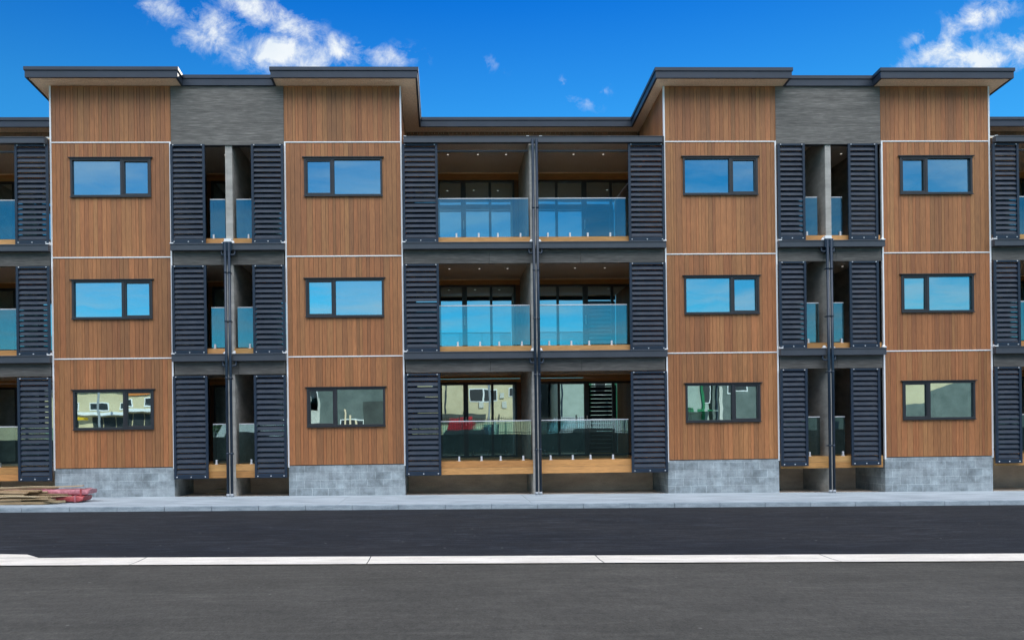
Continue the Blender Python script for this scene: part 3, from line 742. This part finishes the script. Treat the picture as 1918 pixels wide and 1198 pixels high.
for i in range(9): add(h_, 'shopfront', 'window_metal', -23.2 + i * .78, -22.5 + i * .78, -32.99, -32.93, .2, 2.95)
add(h_, 'canopy', 'white_trim', -24.3, -16.2, -32.9, -32.1, 3.05, 3.25); add(h_, 'orange_sign', 'roof_orange', -20.6, -18.9, -32.88, -32.8, 4.15, 4.75)
add(h_, 'yellow_sunshade', 'yellow_paint', -23.9, -22.9, -31.6, -31.0, 2.75, 2.9); add(h_, 'sunshade_pole', 'fence_black', -23.4, -23.33, -31.3, -31.23, 0, 2.75)
h_ = house('workshop_building', -15.2, -3.2, -31, 10, 4.7, 'slate_wall', 'roof_grey', [(-13.8, .9, 2.2, 1.6), (-8.5, 2.3, .5, 1.6), (-6.4, 1.4, 1.5, 1.2)], 'grey gabled workshop across the street', gable=True)
add(h_, 'roller_door', 'shade_wall', -4.9, -3.5, -30.98, -30.9, 0, 3.6); add(h_, 'light_panel', 'pale_wall', -8.9, -7.9, -30.98, -30.93, 1.4, 3.0)
for i in range(3): add(h_, 'vent_pipe', 'soffit', -6.1 + i * .35, -6.0 + i * .35, -30.9, -30.8, 1.2, 3.1 - i * .35)
h_ = house('cream_building', -2.9, 6.1, -34, 10, 6.6, 'cream_wall', 'roof_grey', [(-2.2, 3.7, .9, .9), (-.9, 4.6, .7, .7), (1.9, 3.9, 2.1, 1.0), (4.9, 4.2, .8, .8)], 'two storey cream rendered building across the street')
add(h_, 'ledge', 'shade_wall', -2.9, 3.1, -33.95, -33.2, 2.55, 2.85)
for X_ in (.1, 1.5, 3.4, 5.8): add(h_, 'downpipe', 'pipe_metal', X_, X_ + .09, -33.98, -33.88, 2.9, 6.4)
for X_, Z_ in ((4.2, 4.0), (4.4, 3.3), (-.6, 3.4), (2.6, 3.3)): add(h_, 'meter_box', 'pale_wall', X_, X_ + .35, -33.98, -33.85, Z_, Z_ + .45)
h_ = house('brick_annex', 6.2, 8.1, -36, 9, 6.2, 'shade_wall', 'roof_grey', [(6.8, 3.4, .7, 1.1)], 'narrow dark annex between the cream and the pale green buildings')
h_ = house('mint_building', 8.3, 17.0, -32, 9, 5.9, 'mint_wall', 'roof_grey', [(10.9, 4.2, .9, 1.0), (13, 3.6, 1.4, 1.3), (16.6, 3.0, .5, 1.7)], 'pale green building with a dark green awning across the street')
for X_ in (10.5, 12.4, 16.5): add(h_, 'drainpipe', 'green_cloth', X_, X_ + .16, -31.98, -31.85, 1.5, 5.8)
for i in range(16): add(h_, 'awning_stripe', 'green_cloth' if i % 3 else 'mint_wall', 13.6 + i * .22, 13.815 + i * .22, -31.9, -30.6, 2.2 + .01 * i, 2.7 - .02 * i)
h_ = house('slate_building', 17.6, 29, -33, 9, 6.1, 'slate_wall', 'roof_grey', [(18.6, 3.6, 1.2, .9), (20.4, 3.6, 1.0, .9), (24, 3.6, 1.5, .9)], 'dark grey green rendered building across the street')
add(h_, 'wall_stripe', 'pale_wall', 18.0, 18.2, -32.98, -32.9, 1.5, 4.0)
h_ = house('warehouse_building', 29.4, 46, -36, 14, 5.4, 'cream_wall', 'roof_grey', [(30.5, 2.3, 1.2, .7)], 'long cream warehouse with a dark lean-to across the street')
q = MB(); q.poly([(29.5, -35.95, 0), (46, -35.95, 0), (46, -35.95, 4.9), (36.9, -35.95, 4.4), (33.2, -35.95, 3.1), (29.5, -35.95, 2.9)]); q.build('lean_to', 'slate_wall', h_)
for X_, hh in ((-20.2, 6.5), (3.0, 6.2), (13.2, 6.6), (24.5, 6.5)):
    t_ = thing('street_pole', (X_, -27, rz(0)), {-20.2: 'grey pole in front of the low cream shop', 3.0: 'grey pole in front of the cream building', 13.2: 'grey pole in front of the pale green building', 24.5: 'grey pole in front of the dark rendered building'}[X_], 'pole', 'poles along the far street')
    q = MB(); q.cyl((X_, -27, rz(0) - .1), (X_, -27, hh), .09, .06); q.build('shaft', 'shoe_grey', t_)
    q = MB(); q.box(X_ - .5, X_ + .5, -27.04, -26.96, hh - .5, hh - .42); q.build('crossarm', 'bark', t_)
# picket railing
lw = MB(); lw.box(-30, 40, -25.75, -25.35, rz(4) - .5, 1.42); tag(lw.build('boundary_wall', 'dark_render'), 'low dark rendered wall under the black picket railing across the yard', 'wall')
t_ = thing('railing_fence', (4, -25.5, rz(4)), 'black steel picket railing along the far side of the yard', 'fence')
rl = MB(); rl.box(-1.5, 14, -25.53, -25.47, 2.35, 2.39); rl.box(-1.5, 14, -25.53, -25.47, 1.5, 1.54); rl.build('rail', 'fence_black', t_)
pk = MB()
for i in range(129):
    xx = -1.5 + i * .12; pk.box(xx, xx + .018, -25.51, -25.49, 1.421, 2.5)
o = pk.build('pickets', 'fence_black', t_); o['kind'] = 'stuff'
for i in range(7):
    q = MB(); xx = -1.5 + i * 2.5; q.box(xx - .04, xx + .04, -25.54, -25.46, 1.421, 2.62); q.build('post', 'fence_black', t_)

def car(x, y, z, m, label, s=1.):
    t_ = thing('parked_van', (x, y, z), label, 'van', 'vans parked across the street')
    prof = [(-2.15, .35), (-2.2, .75), (-1.95, .95), (-1.5, 1.12), (-1.0, 1.95), (1.9, 2.05), (2.08, 1.2), (2.16, .9), (2.2, .6), (2.15, .35)]
    b = MB(); k = 0
    ys = [(-.82, .92), (-.86, 1.0), (.86, 1.0), (.82, .92)]
    for yy, sc_ in ys:
        for (px_, pz) in prof: b.v.append((x + px_ * s, y + yy, z + pz * 1.3))
    n = len(prof)
    for a in range(3):
        for i in range(n):
            j = (i + 1) % n; b.f.append((a * n + i, a * n + j, (a + 1) * n + j, (a + 1) * n + i)); b.tint.append(.5)
    b.f.append(tuple(range(n))); b.f.append(tuple(reversed(range(3 * n, 4 * n)))); b.tint += [.5, .5]
    b.build('body', m, t_, bevel=.04)
    g = MB()
    for sy in (-.875, .865): g.quadbox([(x - 1.15, y + sy, z + 1.2), (x + 1.6, y + sy, z + 1.2), (x + 1.6, y + sy + .01, z + 1.2), (x - 1.15, y + sy + .01, z + 1.2), (x - .8, y + sy, z + 1.8), (x + 1.6, y + sy, z + 1.8), (x + 1.6, y + sy + .01, z + 1.8), (x - .8, y + sy + .01, z + 1.8)])
    g.build('side_window', 'window_metal', t_)
    for wx in (-1.35, 1.35):
        for sy in (-.8, .8):
            w = MB(); w.cyl((x + wx, y + sy - .1, z + .32), (x + wx, y + sy + .1, z + .32), .32, n=20); wo = w.build('wheel', 'rubber', t_)
            w = MB(); w.cyl((x + wx, y + sy - .11, z + .32), (x + wx, y + sy + .11, z + .32), .19, n=14); w.build('rim', 'steel', wo)
car(.9, -29, rz(0) - .03, 'red_paint', 'short red van parked across the street behind the railing', .5)
car(-11.8, -27.6, rz(0) - .03, 'white_trim', 'white van parked outside the grey workshop')
car(8.6, -28.4, rz(0) - .03, 'steel', 'silver van parked outside the pale green building')

def tree(x, y, h, label):
    t_ = thing('street_tree', (x, y, rz(0)), label, 'tree', 'trees across the street')
    k = MB(); k.cyl((x, y, rz(0) - .1), (x + .1, y, rz(0) + h * .5), .18, .1)
    rnd = random.Random(int(x * 10))
    for i in range(7):
        a = rnd.uniform(0, 6.28); k.cyl((x + .1, y, h * rnd.uniform(.3, .5)), (x + math.cos(a) * h * .25, y + math.sin(a) * h * .25, h * rnd.uniform(.6, .85)), .06, .02, 6)
    k.build('trunk', 'bark', t_)
    c = MB()
    for i in range(1600):
        cl = rnd.choice(range(12)); r2 = random.Random(cl * 77 + int(x)); cx, cy, cz = x + r2.uniform(-.28, .28) * h, y + r2.uniform(-.25, .25) * h, h * r2.uniform(.5, .95)
        p = Vector((cx + rnd.gauss(0, .09) * h, cy + rnd.gauss(0, .09) * h, cz + rnd.gauss(0, .07) * h)); s = .14
        u = Vector([rnd.gauss(0, 1) for _ in range(3)]).normalized() * s; v = Vector([rnd.gauss(0, 1) for _ in range(3)]).normalized() * s
        c.poly([p - u, p - v * .5, p + u, p + v * .5])
    c.build('crown', 'leaf', t_)
tree(-27.5, -24., 5.2, 'leafy tree beside the pale shop')
tree(-12.4, -28.6, 3.4, 'small leafy tree at the corner of the grey workshop')

# ------------------------------------------------------------------ camera
yaw, roll = .0308, .0126
F = Vector((math.sin(yaw), math.cos(yaw), 0)); X = Vector((math.cos(yaw), -math.sin(yaw), 0)); Z = Vector((0, 0, 1))
Rt = X * math.cos(roll) - Z * math.sin(roll); Up = X * math.sin(roll) + Z * math.cos(roll)
cam = bpy.data.cameras.new('camera'); co = bpy.data.objects.new('camera', cam); C.objects.link(co)
co.matrix_world = Matrix(((Rt.x, Up.x, -F.x, 0), (Rt.y, Up.y, -F.y, -20), (Rt.z, Up.z, -F.z, 1.6), (0, 0, 0, 1)))
cam.sensor_width = 36; cam.lens = 1500 / 1918 * 36
cam.shift_x = 80.84 / 1918; cam.shift_y = 208.21 / 1918; cam.clip_end = 3000; cam.clip_start = .05
bpy.context.scene.camera = co

# ------------------------------------------------------------------ light
SUN_EL, SUN_AZ = R(30), R(15)          # behind the block, a little to the right
sun = bpy.data.lights.new('sun', 'SUN'); sun.energy = 4.5; sun.angle = R(.5); sun.color = (1, .93, .80)
so = bpy.data.objects.new('sun', sun); C.objects.link(so)
d = Vector((math.sin(SUN_AZ) * math.cos(SUN_EL), math.cos(SUN_AZ) * math.cos(SUN_EL), math.sin(SUN_EL)))
so.rotation_euler = d.to_track_quat('Z', 'Y').to_euler()

FILL_DECK_L = 27.
w = bpy.data.worlds.new('World'); bpy.context.scene.world = w
t = NT.__new__(NT); w.use_nodes = True; t.t = w.node_tree; t.t.nodes.clear()
out = t.n('ShaderNodeOutputWorld'); bg = t.n('ShaderNodeBackground'); t.l(bg.outputs[0], out.inputs[0])
sky = t.n('ShaderNodeTexSky', sky_type='NISHITA', sun_disc=False)
sky.sun_elevation = SUN_EL; sky.sun_rotation = SUN_AZ; sky.air_density = 1.0; sky.dust_density = .0; sky.ozone_density = 3.0
bg.inputs['Strength'].default_value = .15
tc = t.n('ShaderNodeTexCoord')
sp = t.n('ShaderNodeSeparateXYZ'); t.l(tc.outputs['Generated'], sp.inputs[0])
gx, gy, gzz = sp.outputs
SKY = sky.outputs[0]
# deep polarised blue, as the photograph has it
col = t.mix(1., SKY, t.ramp(gzz, [(0., (.32, .86, .92)), (.25, (.15, .66, .86)), (.36, (.10, .56, .84)), (.48, (.012, .36, .80)), (1., (.02, .33, .8))]), 'MULTIPLY')
# clouds: direction projected on a high plane; thin wisps low down, a bright broken deck added behind the viewer to light the facade
zc = t.math('MAXIMUM', gzz, .04)
cb = t.n('ShaderNodeCombineXYZ'); t.l(t.math('DIVIDE', gx, zc), cb.inputs[0]); t.l(t.math('DIVIDE', gy, zc), cb.inputs[1])
nz = t.noise(cb.outputs[0], .9, 8, .6, .3)
rear = t.ramp(t.math('MULTIPLY', gy, -1.), [(.0, 0.), (.2, 1.)])
wisp = t.math('MULTIPLY', t.ramp(nz, [(.40, 0.), (.72, .62)]), rear)
col = t.mix(wisp, col, (4.4, 4.9, 5.5))
deck = t.math('MULTIPLY', t.ramp(nz, [(.36, 0.), (.50, 1.)]), t.math('MULTIPLY', rear, t.ramp(gzz, [(.42, 0.), (.52, 1.)])))
col = t.mix(deck, col, (FILL_DECK_L * .95, FILL_DECK_L * .98, FILL_DECK_L * 1.05))
# the separate cumulus over the roofs (front sky), as soft patches in azimuth and elevation
yc = t.math('MAXIMUM', gy, .05)
u = t.math('DIVIDE', gx, yc); v = t.math('DIVIDE', gzz, yc)
cu = t.n('ShaderNodeCombineXYZ'); t.l(u, cu.inputs[0]); t.l(v, cu.inputs[1])
CL = [  # centre u, v, radii, turn, weight
    (-.335, .522, .045, .016, -30, .62), (-.279, .498, .042, .024, -15, .85), (-.225, .522, .050, .018, -25, .72), (-.174, .502, .055, .018, -35, .78), (-.187, .470, .060, .022, -5, 1.0),
    (-.125, .476, .045, .016, -15, .78), (-.072, .468, .040, .013, 0, .7), (-.310, .480, .020, .010, -30, .5),
    (.655, .500, .040, .014, 50, .75), (.690, .522, .040, .016, 15, .85), (.630, .474, .045, .014, 20, .9), (.690, .466, .055, .018, 5, 1.0), (.735, .478, .035, .020, -10, .85), (.607, .492, .022, .010, 30, .5),
    (.178, .412, .022, .010, -20, .42), (.158, .435, .022, .007, -25, .38), (.065, .460, .018, .010, -30, .30), (.205, .425, .012, .008, 0, .38)]
mask = None
for (cx, cy, rx, ry, an, wt) in CL:
    dx = t.math('SUBTRACT', u, cx); dy = t.math('SUBTRACT', v, cy); c_, s_ = math.cos(R(an)), math.sin(R(an))
    a = t.math('ADD', t.math('MULTIPLY', dx, c_ / rx), t.math('MULTIPLY', dy, s_ / rx))
    b = t.math('ADD', t.math('MULTIPLY', dx, -s_ / ry), t.math('MULTIPLY', dy, c_ / ry))
    r2 = t.math('ADD', t.math('MULTIPLY', a, a), t.math('MULTIPLY', b, b))
    g = t.math('MULTIPLY', t.math('POWER', 2.718, t.math('MULTIPLY', r2, -.8)), wt)
    mask = g if mask is None else t.math('MAXIMUM', mask, g)
nA = t.noise(cu.outputs[0], 27., 12, .67, .3)
val = t.math('ADD', mask, t.math('MULTIPLY', t.math('SUBTRACT', nA, .5), 2.5))
cov = t.math('MULTIPLY', t.ramp(val, [(.22, 0.), (.55, .30), (1.05, 1.)]), t.ramp(mask, [(.03, 0.), (.4, 1.)]))
cov = t.math('MULTIPLY', cov, t.ramp(gy, [(.1, 0.), (.3, 1.)]))
nB = t.noise(cu.outputs[0], 14., 5, .6, .2)
ccol = t.ramp(nB, [(.3, (5.3, 5.9, 6.4)), (.7, (6.6, 6.8, 6.8))])
col = t.mix(t.math('MULTIPLY', cov, .95), col, ccol)
t.l(col, bg.inputs['Color'])

sc = bpy.context.scene
sc.view_settings.view_transform = 'Standard'; sc.view_settings.look = 'None'; sc.view_settings.exposure = 0; sc.view_settings.gamma = 1
sc.render.engine = 'CYCLES'; sc.cycles.max_bounces = 8; sc.cycles.diffuse_bounces = 4; sc.cycles.glossy_bounces = 5; sc.cycles.transparent_max_bounces = 12
sc.cycles.caustics_reflective = False; sc.cycles.caustics_refractive = False
sc.cycles.sample_clamp_indirect = 6
